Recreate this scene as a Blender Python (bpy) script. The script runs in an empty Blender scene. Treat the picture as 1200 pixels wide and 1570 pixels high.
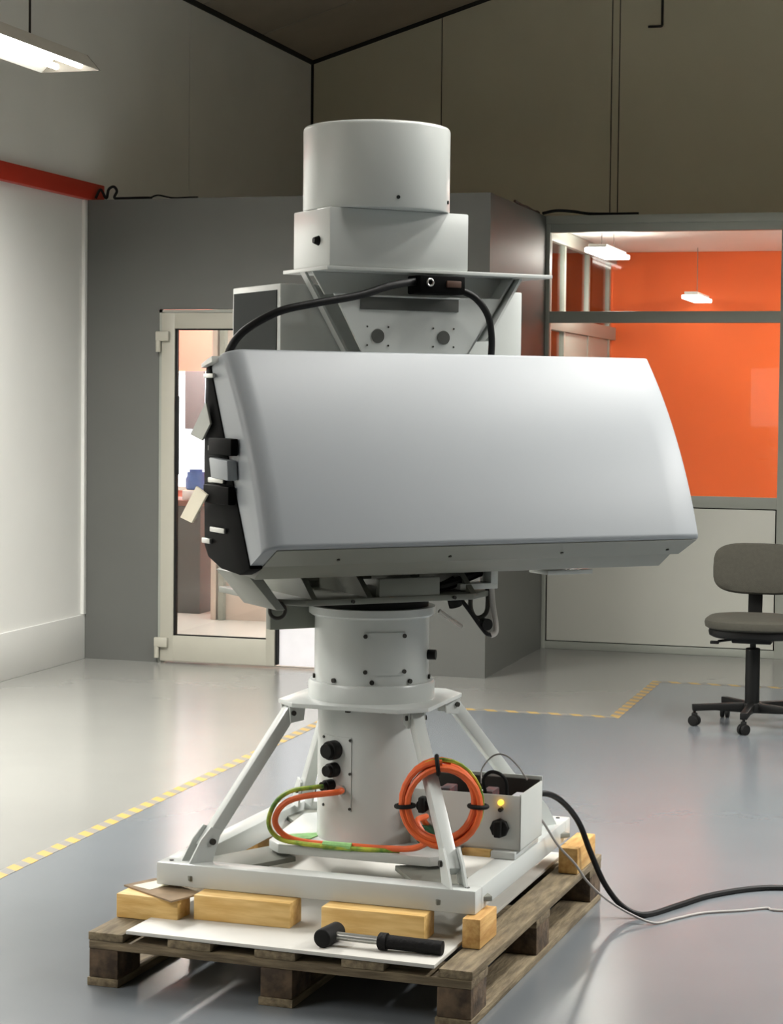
import bpy, bmesh, math, random
from mathutils import Vector, Matrix

random.seed(7)
scene = bpy.context.scene
COL = scene.collection
pi = math.pi

# ------------------------------------------------------------------ camera
# room axes: +x along the back wall to the right, +y away from the camera, +z up; metres
FPX, PITCH, ROLL, YAW, CY = 3094.7, 0.0433, 0.01063, -0.2862, 744.7
def rot_rows():
    A = Matrix(((1, 0, 0), (0, 0, -1), (0, 1, 0)))
    c, s = math.cos(PITCH), math.sin(PITCH)
    B = Matrix(((1, 0, 0), (0, c, -s), (0, s, c)))
    c, s = math.cos(ROLL), math.sin(ROLL)
    R = Matrix(((c, -s, 0), (s, c, 0), (0, 0, 1)))
    c, s = math.cos(YAW), math.sin(YAW)
    Y = Matrix(((c, -s, 0), (s, c, 0), (0, 0, 1)))
    return R @ B @ A @ Y
Mr = rot_rows()
right, down, fwd = Vector(Mr[0]), Vector(Mr[1]), Vector(Mr[2])
cam_d = bpy.data.cameras.new('camera')
cam = bpy.data.objects.new('camera', cam_d)
COL.objects.link(cam)
cam.matrix_world = Matrix(((right.x, -down.x, -fwd.x, 0), (right.y, -down.y, -fwd.y, 0),
                           (right.z, -down.z, -fwd.z, 1.5), (0, 0, 0, 1)))
cam_d.sensor_fit = 'VERTICAL'
cam_d.sensor_height = 24.0
cam_d.lens = 24.0 * FPX / 1570
cam_d.shift_y = (CY - 785) / 1570
cam_d.clip_start, cam_d.clip_end = 0.05, 100
scene.camera = cam

# ------------------------------------------------------------------ world and exposure
world = bpy.data.worlds.new('world')
scene.world = world
world.use_nodes = True
world.node_tree.nodes['Background'].inputs[0].default_value = (0.8, 0.85, 0.9, 1)
world.node_tree.nodes['Background'].inputs[1].default_value = 0.05
scene.view_settings.view_transform = 'Standard'
scene.view_settings.look = 'None'
scene.view_settings.gamma = 1
scene.view_settings.use_curve_mapping = False
scene.view_settings.exposure = 0.0

# x, y, z of the hall lamps (centre) and their watts
HALL_LAMPS = [(-4.12, 7.17, 3.0, 210), (-0.7, 6.0, 3.6, 52), (0.3, 7.1, 3.5, 105), (-4.12, 2.4, 3.0, 108), (2.7, 6.5, 3.5, 310)]

# ------------------------------------------------------------------ materials
def lin(c):
    f = lambda v: v / 12.92 if v <= 0.04045 else ((v + 0.055) / 1.055) ** 2.4
    return tuple(f(v / 255.0) for v in c) + (1.0,)

class NT:
    def __init__(self, m):
        m.use_nodes = True
        self.t = m.node_tree
        self.n = self.t.nodes
        self.bsdf = self.n['Principled BSDF']
    def add(self, kind, **kw):
        n = self.n.new(kind)
        for k, v in kw.items():
            setattr(n, k, v)
        return n
    def link(self, a, b):
        self.t.links.new(a, b)

MATS = {}
def mat(name, rgb, rough=0.5, metal=0.0, var=0.08, scale=6.0, bump=0.0, bscale=60.0, stretch=(1, 1, 1),
        rgb2=None, spec=0.5, ior=1.5, emit=None, estr=0.0, coat=0.0, detail=3.0):
    """procedural paint / wood / plastic: base colour mottled by noise, optional bump"""
    m = bpy.data.materials.new(name)
    t = NT(m)
    b = t.bsdf
    tc = t.add('ShaderNodeTexCoord')
    mp = t.add('ShaderNodeMapping')
    mp.inputs['Scale'].default_value = stretch
    t.link(tc.outputs['Object'], mp.inputs['Vector'])
    nz = t.add('ShaderNodeTexNoise')
    nz.inputs['Scale'].default_value = scale
    nz.inputs['Detail'].default_value = detail
    t.link(mp.outputs['Vector'], nz.inputs['Vector'])
    c1 = lin(rgb)
    c2 = lin(rgb2) if rgb2 else tuple(v * (1 - var) for v in c1[:3]) + (1,)
    ramp = t.add('ShaderNodeValToRGB')
    ramp.color_ramp.elements[0].position = 0.35
    ramp.color_ramp.elements[1].position = 0.65
    ramp.color_ramp.elements[0].color = c2
    ramp.color_ramp.elements[1].color = c1
    t.link(nz.outputs['Fac'], ramp.inputs['Fac'])
    t.link(ramp.outputs['Color'], b.inputs['Base Color'])
    b.inputs['Roughness'].default_value = rough
    b.inputs['Metallic'].default_value = metal
    b.inputs['Specular IOR Level'].default_value = spec
    b.inputs['IOR'].default_value = ior
    if coat:
        b.inputs['Coat Weight'].default_value = coat
        b.inputs['Coat Roughness'].default_value = 0.1
    if bump:
        n2 = t.add('ShaderNodeTexNoise')
        n2.inputs['Scale'].default_value = bscale
        n2.inputs['Detail'].default_value = 4
        t.link(mp.outputs['Vector'], n2.inputs['Vector'])
        bp = t.add('ShaderNodeBump')
        bp.inputs['Strength'].default_value = bump
        bp.inputs['Distance'].default_value = 0.01
        t.link(n2.outputs['Fac'], bp.inputs['Height'])
        t.link(bp.outputs['Normal'], b.inputs['Normal'])
    if emit:
        b.inputs['Emission Color'].default_value = lin(emit)
        b.inputs['Emission Strength'].default_value = estr
    MATS[name] = m
    return m

def glass_mat(name, tint=(0.97, 0.98, 0.97), gloss=0.09):
    m = bpy.data.materials.new(name)
    t = NT(m)
    t.n.remove(t.bsdf)
    out = t.n['Material Output']
    tr = t.add('ShaderNodeBsdfTransparent')
    tr.inputs[0].default_value = tint + (1,)
    gl = t.add('ShaderNodeBsdfGlossy')
    gl.inputs['Roughness'].default_value = 0.02
    fr = t.add('ShaderNodeFresnel')
    fr.inputs['IOR'].default_value = 1.5
    mx = t.add('ShaderNodeMixShader')
    t.link(fr.outputs[0], mx.inputs[0])
    t.link(tr.outputs[0], mx.inputs[1])
    t.link(gl.outputs[0], mx.inputs[2])
    t.link(mx.outputs[0], out.inputs['Surface'])
    MATS[name] = m
    return m

def stripe_mat(name, a, b, period, axis_mix):
    """diagonal stripes printed on floor tape"""
    m = bpy.data.materials.new(name)
    t = NT(m)
    tc = t.add('ShaderNodeTexCoord')
    dp = t.add('ShaderNodeVectorMath', operation='DOT_PRODUCT')
    dp.inputs[1].default_value = (axis_mix[0] / period, axis_mix[1] / period, 0)
    t.link(tc.outputs['Object'], dp.inputs[0])
    fr = t.add('ShaderNodeMath', operation='FRACT')
    t.link(dp.outputs['Value'], fr.inputs[0])
    gt = t.add('ShaderNodeMath', operation='GREATER_THAN')
    gt.inputs[1].default_value = 0.5
    t.link(fr.outputs[0], gt.inputs[0])
    mx = t.add('ShaderNodeMix', data_type='RGBA')
    mx.inputs['A'].default_value = lin(a)
    mx.inputs['B'].default_value = lin(b)
    t.link(gt.outputs[0], mx.inputs['Factor'])
    t.link(mx.outputs['Result'], t.bsdf.inputs['Base Color'])
    t.bsdf.inputs['Roughness'].default_value = 0.45
    MATS[name] = m
    return m

mat('floor_light', (134, 134, 129), rough=0.22, ior=1.75, var=0.06, scale=1.2, bump=0.02, bscale=8)
mat('floor_grey', (110, 115, 119), rough=0.23, ior=1.8, var=0.07, scale=1.5, bump=0.02, bscale=8)
mat('floor_room', (214, 212, 208), rough=0.25, var=0.03, scale=1.0)
mat('wall_white', (222, 222, 217), rough=0.55, var=0.03, scale=2.0, bump=0.05, bscale=120)
mat('wall_panel', (226, 220, 194), rough=0.6, var=0.06, scale=1.5, bump=0.05, bscale=90)
mat('wall_panel_left', (234, 234, 227), rough=0.55, var=0.05, scale=1.5, bump=0.05, bscale=90)
mat('roof', (178, 168, 152), rough=0.7, var=0.1, scale=2)
mat('joint_dark', (40, 38, 34), rough=0.8)
mat('partition', (91, 92, 88), rough=0.5, var=0.05, scale=2.5, bump=0.03, bscale=100)
mat('band_red', (190, 48, 26), rough=0.5, var=0.08, scale=5)
mat('orange_wall', (246, 108, 40), rough=0.6, var=0.06, scale=1.4)
mat('haze_pink_wall', (226, 128, 112), rough=0.6, var=0.04, scale=1.4)  # washed-out haze of the door glass put into the wall colour
mat('office_white', (225, 220, 212), rough=0.6, var=0.03)
mat('office_ceiling', (242, 240, 236), rough=0.6, var=0.02)
mat('beige_wall', (214, 196, 184), rough=0.6, var=0.03)
mat('alu', (150, 153, 144), rough=0.35, metal=0.0, var=0.05, scale=3)
mat('alu_panel', (196, 196, 186), rough=0.4, var=0.04, scale=2)
mat('door_paint', (168, 165, 152), rough=0.4, var=0.04)
mat('rubber', (14, 14, 13), rough=0.65, spec=0.25)
mat('end_black', (6, 6, 6), rough=0.65, spec=0.06)
mat('black_plastic', (17, 17, 16), rough=0.5, spec=0.25)
mat('black_fabric', (30, 30, 29), rough=0.8, bump=0.2, bscale=400)
mat('chair_fabric', (66, 64, 55), rough=0.9, var=0.12, scale=60, bump=0.25, bscale=500)
mat('steel', (190, 190, 186), rough=0.28, metal=0.9)
mat('dark_steel', (60, 58, 54), rough=0.45, metal=0.6)
mat('radar_paint', (202, 206, 203), rough=0.27, var=0.03, scale=4, bump=0.015, bscale=250)
mat('radome', (147, 152, 156), rough=0.42, var=0.02, scale=3, bump=0.01, bscale=250)
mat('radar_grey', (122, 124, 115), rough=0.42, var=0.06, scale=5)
mat('housing_dark', (40, 44, 42), rough=0.7, var=0.06, spec=0.08)
mat('cabinet_paint', (204, 207, 202), rough=0.4, var=0.04, scale=8)
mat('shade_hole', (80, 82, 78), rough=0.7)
mat('cable_orange', (232, 104, 50), rough=0.45, var=0.06, scale=30)
mat('cable_green', (70, 130, 55), rough=0.45, rgb2=(190, 200, 70), scale=25)
mat('cable_black', (13, 13, 13), rough=0.5, spec=0.25)
mat('cable_white', (190, 186, 180), rough=0.45)
mat('cable_grey', (150, 146, 142), rough=0.45)
mat('tape_green', (150, 205, 130), rough=0.4, var=0.3, scale=40)
mat('deck_wood', (134, 120, 94), rough=0.8, rgb2=(98, 86, 66), scale=9, stretch=(7, 1, 7), bump=0.35, bscale=20)
mat('cross_wood', (122, 108, 84), rough=0.8, rgb2=(88, 76, 57), scale=9, stretch=(1, 7, 7), bump=0.35, bscale=20)
mat('block_wood', (98, 80, 60), rough=0.85, rgb2=(56, 44, 32), scale=26, bump=0.4, bscale=60)
mat('timber', (236, 200, 132), rough=0.6, rgb2=(214, 172, 100), scale=7, stretch=(1.2, 8, 8), bump=0.12, bscale=25)
mat('timber_v', (214, 174, 110), rough=0.6, rgb2=(186, 140, 78), scale=7, stretch=(8, 1.2, 8), bump=0.12, bscale=25)
mat('white_board', (200, 198, 191), rough=0.5, var=0.03)
mat('cardboard', (150, 128, 100), rough=0.8, rgb2=(124, 104, 80), scale=15)
mat('paper', (240, 232, 210), rough=0.7)
mat('hammer_grip', (16, 15, 15), rough=0.6, spec=0.2, bump=0.3, bscale=120)
mat('amber', (250, 190, 60), rough=0.3, emit=(255, 190, 60), estr=2.5)
mat('plug_green', (44, 92, 62), rough=0.5)
mat('relay_red', (120, 62, 58), rough=0.5, rgb2=(70, 66, 70), scale=30)
mat('tube_light', (255, 255, 255), rough=0.4, emit=(255, 250, 240), estr=10.0)
mat('diffuser_bright', (255, 255, 255), rough=0.4, emit=(255, 250, 242), estr=74.0)
mat('diffuser_strong', (255, 255, 255), rough=0.4, emit=(255, 250, 242), estr=110.0)
mat('diffuser_low', (255, 255, 255), rough=0.4, emit=(255, 250, 242), estr=32.0)
mat('reflection_glow', (255, 255, 255), rough=0.4, emit=(255, 250, 242), estr=3.0)
mat('lamp_white', (226, 226, 220), rough=0.35)
mat('lamp_grey', (120, 116, 108), rough=0.45)
mat('blue_plastic', (58, 96, 170), rough=0.25, var=0.2, scale=20)
mat('white_plastic', (230, 228, 232), rough=0.35)
mat('desk_brown', (132, 82, 70), rough=0.5, var=0.1)
mat('desk_dark', (78, 74, 72), rough=0.55)
mat('board_mauve', (120, 108, 112), rough=0.6)
mat('window_light', (240, 246, 255), rough=0.4, emit=(236, 244, 255), estr=1.6)
mat('cable_brown', (72, 44, 28), rough=0.6)
glass_mat('glass')
stripe_mat('tape_y', (176, 142, 72), (120, 118, 112), 0.105, (0.6, 1.0))
stripe_mat('tape_x', (170, 142, 84), (122, 120, 114), 0.105, (1.0, 0.6))

# ------------------------------------------------------------------ mesh builder
class MB:
    def __init__(self):
        self.bm = bmesh.new()
    def _merge(self, tmp, M=None):
        if M is not None:
            bmesh.ops.transform(tmp, matrix=M, verts=tmp.verts)
        me = bpy.data.meshes.new('tmp')
        tmp.to_mesh(me); tmp.free()
        self.bm.from_mesh(me)
        bpy.data.meshes.remove(me)
        return self
    def box(self, x0, x1, y0, y1, z0, z1, bev=0.0, seg=2, M=None):
        t = bmesh.new()
        bmesh.ops.create_cube(t, size=1)
        for v in t.verts:
            v.co = Vector((x0 + (v.co.x + .5) * (x1 - x0), y0 + (v.co.y + .5) * (y1 - y0), z0 + (v.co.z + .5) * (z1 - z0)))
        if bev:
            bmesh.ops.bevel(t, geom=t.edges[:], offset=bev, segments=seg, affect='EDGES', profile=0.5)
        return self._merge(t, M)
    def prism(self, pts, fn, d0, d1, bev=0.0, M=None):
        """pts: 2D polygon; fn(a, b, d) -> 3D"""
        t = bmesh.new()
        lo = [t.verts.new(fn(a, b, d0)) for a, b in pts]
        hi = [t.verts.new(fn(a, b, d1)) for a, b in pts]
        n = len(pts)
        t.faces.new(lo); t.faces.new(hi)
        for i in range(n):
            t.faces.new((lo[i], lo[(i + 1) % n], hi[(i + 1) % n], hi[i]))
        bmesh.ops.recalc_face_normals(t, faces=t.faces[:])
        if bev:
            bmesh.ops.bevel(t, geom=t.edges[:], offset=bev, segments=2, affect='EDGES', profile=0.5)
        return self._merge(t, M)
    def cyl(self, c, r, h, axis='z', seg=32, r2=None, bev=0.0):
        """cylinder from c along axis for h"""
        t = bmesh.new()
        bmesh.ops.create_cone(t, cap_ends=True, segments=seg, radius1=r, radius2=r if r2 is None else r2, depth=h)
        if bev:
            es = [e for e in t.edges if all(len(f.verts) != 4 for f in e.link_faces[:1]) or len(set(len(f.verts) for f in e.link_faces)) > 1]
            bmesh.ops.bevel(t, geom=es, offset=bev, segments=3, affect='EDGES', profile=0.5)
        bmesh.ops.translate(t, vec=(0, 0, h / 2), verts=t.verts)
        if isinstance(axis, str):
            d = {'x': Vector((1, 0, 0)), 'y': Vector((0, 1, 0)), 'z': Vector((0, 0, 1))}[axis]
        else:
            d = Vector(axis).normalized()
        R = d.to_track_quat('Z', 'Y').to_matrix().to_4x4()
        return self._merge(t, Matrix.Translation(c) @ R)
    def rod(self, a, b, r, seg=12):
        a, b = Vector(a), Vector(b)
        return self.cyl(a, r, (b - a).length, axis=(b - a), seg=seg)
    def bar(self, a, b, w, d, up=(0, 0, 1), bev=0.0):
        """rectangular bar from a to b, width w across, depth d"""
        a, b = Vector(a), Vector(b)
        z = (b - a).normalized()
        x = Vector(up).cross(z)
        x.normalize()
        y = z.cross(x)
        M = Matrix(((x.x, y.x, z.x, a.x), (x.y, y.y, z.y, a.y), (x.z, y.z, z.z, a.z), (0, 0, 0, 1)))
        return self.box(-w / 2, w / 2, -d / 2, d / 2, 0, (b - a).length, bev=bev, M=M)
    def lathe(self, prof, c=(0, 0, 0), seg=64):
        """prof: list of (r, z)"""
        t = bmesh.new()
        rings = []
        for r, z in prof:
            if r < 1e-6:
                rings.append([t.verts.new((c[0], c[1], c[2] + z))])
            else:
                rings.append([t.verts.new((c[0] + r * math.cos(2 * pi * k / seg), c[1] + r * math.sin(2 * pi * k / seg), c[2] + z)) for k in range(seg)])
        for A, B in zip(rings, rings[1:]):
            for k in range(seg):
                k2 = (k + 1) % seg
                if len(A) == 1 and len(B) == 1: continue
                if len(A) == 1: t.faces.new((A[0], B[k], B[k2]))
                elif len(B) == 1: t.faces.new((A[k], A[k2], B[0]))
                else: t.faces.new((A[k], A[k2], B[k2], B[k]))
        bmesh.ops.recalc_face_normals(t, faces=t.faces[:])
        return self._merge(t)
    def tube(self, pts, r, seg=10, smooth=6, closed=False):
        P = [Vector(p) for p in pts]
        n = len(P)
        out = []
        if smooth > 1 and n > 2:
            rng = range(n if closed else n - 1)
            for i in rng:
                p0 = P[(i - 1) % n] if (closed or i > 0) else P[i] * 2 - P[i + 1]
                p1, p2 = P[i], P[(i + 1) % n]
                p3 = P[(i + 2) % n] if (closed or i + 2 < n) else P[i + 1] * 2 - P[i]
                for k in range(smooth):
                    s = k / smooth
                    out.append(0.5 * ((2 * p1) + (p2 - p0) * s + (2 * p0 - 5 * p1 + 4 * p2 - p3) * s * s + (3 * p1 - p0 - 3 * p2 + p3) * s ** 3))
            if not closed: out.append(P[-1])
        else:
            out = P
        t = bmesh.new()
        m = len(out)
        rings = []
        prev = None
        for i, p in enumerate(out):
            if closed: d = out[(i + 1) % m] - out[i - 1]
            else: d = out[min(i + 1, m - 1)] - out[max(i - 1, 0)]
            if d.length < 1e-9: d = Vector((0, 0, 1))
            d.normalize()
            if prev is None:
                x = d.orthogonal().normalized()
            else:
                x = prev - d * prev.dot(d)
                x.normalize()
            prev = x
            y = d.cross(x)
            rings.append([t.verts.new(p + r * (x * math.cos(2 * pi * k / seg) + y * math.sin(2 * pi * k / seg))) for k in range(seg)])
        for i in range(m if closed else m - 1):
            A, B = rings[i], rings[(i + 1) % m]
            for k in range(seg):
                t.faces.new((A[k], A[(k + 1) % seg], B[(k + 1) % seg], B[k]))
        if not closed:
            t.faces.new(rings[0][::-1]); t.faces.new(rings[-1])
        bmesh.ops.recalc_face_normals(t, faces=t.faces[:])
        return self._merge(t)
    def ring(self, c, R, r, normal=(0, 0, 1), seg=40, tseg=10):
        n = Vector(normal).normalized()
        x = n.orthogonal().normalized(); y = n.cross(x)
        c = Vector(c)
        return self.tube([c + R * (x * math.cos(2 * pi * k / seg) + y * math.sin(2 * pi * k / seg)) for k in range(seg)], r, seg=tseg, smooth=1, closed=True)
    def pillow(self, c, ax, ay, az, w, h, t, e=4.0, nu=40, dome=0.3, curve=0.0):
        """cushion: rounded-rectangle outline w x h, thickness t with rounded rim; curve bends it about ay"""
        c, ax, ay, az = Vector(c), Vector(ax), Vector(ay), Vector(az)
        b = bmesh.new()
        layers = [(-0.5, 0.0), (-0.5, 0.80), (-0.46, 0.92), (-0.3, 0.985), (0.0, 1.0), (0.25, 0.985), (0.42, 0.93), (0.5, 0.80), (0.5 + dome * 0.3, 0.45), (0.5 + dome * 0.38, 0.0)]
        rings = []
        for zz, s in layers:
            if s == 0:
                rings.append([b.verts.new(c + az * (zz * t))]); continue
            R = []
            for k in range(nu):
                a = 2 * pi * k / nu
                ca, sa = math.cos(a), math.sin(a)
                x = math.copysign(abs(ca) ** (2 / e), ca) * w / 2 * s
                y = math.copysign(abs(sa) ** (2 / e), sa) * h / 2 * s
                R.append(b.verts.new(c + ax * x + ay * y + az * (zz * t + curve * x * x)))
            rings.append(R)
        for A, B in zip(rings, rings[1:]):
            for k in range(nu):
                k2 = (k + 1) % nu
                if len(A) == 1: b.faces.new((A[0], B[k], B[k2]))
                elif len(B) == 1: b.faces.new((A[k], A[k2], B[0]))
                else: b.faces.new((A[k], A[k2], B[k2], B[k]))
        bmesh.ops.recalc_face_normals(b, faces=b.faces[:])
        return self._merge(b)
    def build(self, name, m, parent=None, base=(0, 0, 0), smooth=True, rot=None):
        off = BASE.get(parent.name, base) if parent is not None else base
        bmesh.ops.translate(self.bm, vec=-Vector(off), verts=self.bm.verts)
        me = bpy.data.meshes.new(name)
        self.bm.to_mesh(me); self.bm.free()
        me.materials.append(MATS[m])
        if smooth:
            me.polygons.foreach_set('use_smooth', [True] * len(me.polygons))
            try: me.set_sharp_from_angle(angle=math.radians(35))
            except Exception: pass
        o = bpy.data.objects.new(name, me)
        COL.objects.link(o)
        if parent is not None:
            o.parent = parent
            BASE[o.name] = off if rot is None else (0, 0, 0)
        if rot is not None:
            o.rotation_euler = (0, 0, rot)
        return o

BASE = {}
MO = Vector((-1.611, 5.299, 0.0))   # mast axis of the machine on the floor
MROT = -0.0469                      # machine / pallet turned against the room
AROT = 0.8131                       # antenna head turned on the mast
def mach_to_world(p):
    c, s = math.cos(MROT), math.sin(MROT)
    return Vector((MO.x + c * p[0] - s * p[1], MO.y + s * p[0] + c * p[1], p[2]))

def tag(o, label, cat, group=None, kind=None):
    o['label'] = label
    o['category'] = cat
    if group: o['group'] = group
    if kind: o['kind'] = kind
    return o
def thing(name, label, cat, base, group=None, mach=False, kind=None):
    """an Empty at the thing's base; parts are built in room (or machine) coordinates and hang under it"""
    o = bpy.data.objects.new(name, None)
    o.empty_display_size = 0.1
    COL.objects.link(o)
    if mach:
        o.location = mach_to_world(base); o.rotation_euler = (0, 0, MROT)
    else:
        o.location = base
    BASE[o.name] = Vector(base)
    return tag(o, label, cat, group, kind)
def solo(mb, name, m, base, label, cat, group=None, mach=False, kind=None, smooth=True):
    o = mb.build(name, m, None, base=base, smooth=smooth)
    if mach:
        o.location = mach_to_world(base); o.rotation_euler = (0, 0, MROT)
    else:
        o.location = base
    BASE[o.name] = Vector(base)
    return tag(o, label, cat, group, kind)
S = 'structure'
XZ = lambda y0: None

# ================================================================== SETTING
LX, PY, GY, BY = -4.914, 10.5, 11.95, 14.465    # left wall, partition front, glass wall, back wall
PX = -2.557                                     # right end of the grey partition
RX = 6.7                                        # right hall wall
FYc = -3.0                                      # wall behind the camera
EAVE, SLOPE, RIDGE = 4.02, 0.306, 0.9
def roofz(x): return EAVE + SLOPE * (x - LX) if x <= RIDGE else EAVE + SLOPE * (RIDGE - LX) - SLOPE * (x - RIDGE)

solo(MB().box(-7.4, RX + .3, FYc - .3, BY + .3, -0.12, 0.0), 'floor', 'floor_light', (0, 0, 0),
     'pale glossy resin floor of the hall outside the taped area', 'floor', kind=S, smooth=False)
zone = [(-2.92, FYc), (-2.92, 9.42), (-1.66, 9.42), (-1.66, 10.7), (RX, 10.7), (RX, FYc)]
solo(MB().prism(zone, lambda a, b, d: (a, b, d), 0.0, 0.0015), 'floor_work_area', 'floor_grey', (0, 0, 0),
     'bluish grey glossy floor area inside the striped tape', 'floor', kind=S, smooth=False)
solo(MB().box(-7.2, -2.6, PY + .06, BY - .14, 0.0, 0.004), 'floor_back_room', 'floor_room', (0, 0, 0),
     'white floor of the room behind the glass door', 'floor', kind=S, smooth=False)

# left wall: lower white part, upper grey panels, orange band, skirting
wl = thing('wall_left', 'white left wall with grey upper panels', 'wall', (LX, 5, 0), kind=S)
MB().box(LX - .15, LX, FYc, PY + .06, 0, 2.6).build('wall_lower', 'wall_white', wl, smooth=False)
MB().box(LX - .15, LX - .012, FYc, BY, 2.6, EAVE + .02).build('wall_backing', 'joint_dark', wl, smooth=False)
ys = [BY, 12.05, 9.3, 6.55, 3.8, 1.05, FYc]
for b, a in zip(ys, ys[1:]):
    MB().box(LX - .02, LX, a + .005, b - .005, 2.6, EAVE + .02).build('wall_panel', 'wall_panel_left', wl, smooth=False)
solo(MB().box(LX, LX + .05, FYc, 10.66, 2.6, 2.695, bev=.004), 'trim_1', 'band_red', (LX, 5, 2.6),
     'red painted band running along the top of the white left wall', 'trim', kind=S)
solo(MB().box(LX, LX + .012, FYc, PY, 0.0, 0.252, bev=.003), 'baseboard_left', 'wall_white', (LX, 5, 0),
     'tall white skirting board at the foot of the left wall', 'skirting board', kind=S)
solo(MB().box(LX, LX + .02, PY - .035, PY - .0005, 0.255, 2.6, bev=.002), 'trim_2', 'wall_white', (LX, PY, 0),
     'thin white corner strip between white wall and grey partition', 'trim', kind=S)

# back gable wall of large panels
wb = thing('wall_back', 'dark upper back wall of tall panels under the roof', 'wall', (0, BY, 0), kind=S)
pts = [(LX - .15, 0), (RX, 0), (RX, roofz(RX)), (RIDGE, roofz(RIDGE)), (LX - .15, EAVE)]
MB().prism(pts, lambda a, b, d: (a, d, b), BY + .012, BY + .2).build('wall_backing', 'joint_dark', wb, smooth=False)
xs = [LX, -3.906, -2.640, -2.585, -1.30, 0.0, RIDGE, 2.2, 3.5, 4.8, RX]
for a, b in zip(xs, xs[1:]):
    g = .004
    q = [(a + g, 0), (b - g, 0), (b - g, roofz(b) - .0), (a + g, roofz(a))]
    MB().prism(q, lambda p, r, d: (p, d, r), BY, BY + .02).build('wall_panel', 'wall_panel', wb, smooth=False)

# roof: panels between seams running up the slope
ce = thing('ceiling', 'dark sloping roof panels over the hall', 'ceiling', (0, 5, EAVE), kind=S)
for side in (0, 1):
    x0, x1 = ((LX - .2, RIDGE) if side == 0 else (RIDGE, RX + .2))
    q = [(x0, roofz(x0) + .02), (x1, roofz(x1) + .02), (x1, roofz(x1) + .2), (x0, roofz(x0) + .2)]
    MB().prism(q, lambda a, b, d: (a, d, b), FYc - .2, BY + .2).build('roof_backing', 'joint_dark', ce, smooth=False)
    y = BY
    while y > FYc:
        y2 = max(FYc, y - 1.108)
        q = [(x0, roofz(x0)), (x1, roofz(x1)), (x1, roofz(x1) + .03), (x0, roofz(x0) + .03)]
        MB().prism(q, lambda a, b, d: (a, d, b), y2 + .014, y - .014).build('ceiling_panel', 'roof', ce, smooth=False)
        y = y2
solo(MB().box(RX, RX + .15, FYc, BY, 0, roofz(RX) + .05), 'wall_right', 'wall_white', (RX, 5, 0),
     'white right side wall of the hall', 'wall', kind=S, smooth=False)
pts = [(LX - .15, 0), (RX, 0), (RX, roofz(RX)), (RIDGE, roofz(RIDGE)), (LX - .15, EAVE)]
solo(MB().prism(pts, lambda a, b, d: (a, d, b), FYc - .15, FYc), 'wall_front', 'wall_white', (0, FYc, 0),
     'white gable wall at the camera end of the hall', 'wall', kind=S, smooth=False)

# dark joints where walls and roof meet
solo(MB().box(LX, LX + .014, FYc, BY, EAVE - .03, EAVE + .004), 'trim_5', 'joint_dark', (LX, 8, EAVE),
     'dark joint line where the left wall meets the roof', 'trim', kind=S, smooth=False)
solo(MB().prism([(LX, EAVE - .03), (RIDGE, roofz(RIDGE) - .03), (RIDGE, roofz(RIDGE)), (LX, EAVE)], lambda a, b, d: (a, d, b), BY - .014, BY), 'trim_6', 'joint_dark', (LX, BY, EAVE),
     'dark sloping joint line where the back wall meets the roof', 'trim', kind=S, smooth=False)
solo(MB().box(LX, LX + .016, BY - .016, BY, 2.6, EAVE), 'trim_7', 'joint_dark', (LX, BY, 2.6),
     'dark vertical joint in the corner of left and back wall', 'trim', kind=S, smooth=False)

# grey partition with a door opening
DX0, DX1, SX1, DZ = -4.455, -3.728, -3.42, 1.985
wp = thing('wall_partition', 'grey painted partition wall with the glass door', 'wall', (-3.7, PY, 0), kind=S)
MB().box(LX, DX0, PY, PY + .06, 0, 2.6).build('wall_panel', 'partition', wp, smooth=False)
MB().box(DX0, SX1, PY, PY + .06, DZ, 2.6).build('wall_panel', 'partition', wp, smooth=False)
MB().box(SX1, PX, PY, PY + .06, 0.0, 2.6).build('wall_panel', 'partition', wp, smooth=False)
solo(MB().box(PX - .06, PX, PY + .061, GY - .02, 0.0, 2.598), 'wall_partition_side', 'partition', (PX, 11.2, 0),
     'grey partition side wall running back to the glazed office', 'wall', kind=S, smooth=False)
solo(MB().box(-7.3, PX - .062, PY + .062, BY - .14, 2.556, 2.596), 'ceiling_back_room', 'office_white', (-4, 12.5, 2.6),
     'white flat ceiling above the room behind the partition', 'ceiling', kind=S, smooth=False)
solo(MB().box(PX, RX, GY + .036, BY - .14, 2.556, 2.596), 'ceiling_office', 'office_ceiling', (0, 13, 2.6),
     'white flat ceiling of the orange office', 'ceiling', kind=S, smooth=False)

# glazed office front
ow = thing('window_1', 'aluminium framed glass wall in front of the orange office', 'glass wall', (-1, GY, 0), kind=S)
OX1 = 1.62
MB().box(PX, OX1, GY - .03, GY + .03, 2.503, 2.601, bev=.003).build('top_rail', 'alu', ow)
MB().box(PX, OX1, GY - .045, GY - .03, 2.552, 2.601, bev=.002).build('rail_cover', 'alu', ow)
MB().box(PX, OX1, GY - .03, GY + .03, 1.963, 2.031, bev=.003).build('middle_rail', 'alu', ow)
MB().box(PX, OX1, GY - .03, GY + .03, .874, .941, bev=.003).build('sill_rail', 'alu', ow)
MB().box(PX, OX1, GY - .03, GY + .03, 0.0, .045, bev=.003).build('bottom_rail', 'alu', ow)
posts = [PX + .012, -1.13, 0.25, OX1 - .03]
for i, x in enumerate(posts):
    w = .012 if i == 0 else .034
    MB().box(x - w, x + w, GY - .034, GY + .034, 0, 2.603, bev=.002).build('post', 'alu', ow)
for i in range(3):
    a, b = posts[i] + (.012 if i == 0 else .034), posts[i + 1] - .034
    for z0, z1 in ((.941, 1.963), (2.031, 2.503)):
        MB().box(a, b, GY - .004, GY + .004, z0, z1).build('pane', 'glass', ow, smooth=False)
    MB().box(a + .008, b - .008, GY - .022, GY + .01, .05, .868, bev=.002).build('infill_panel', 'alu_panel', ow)
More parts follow.
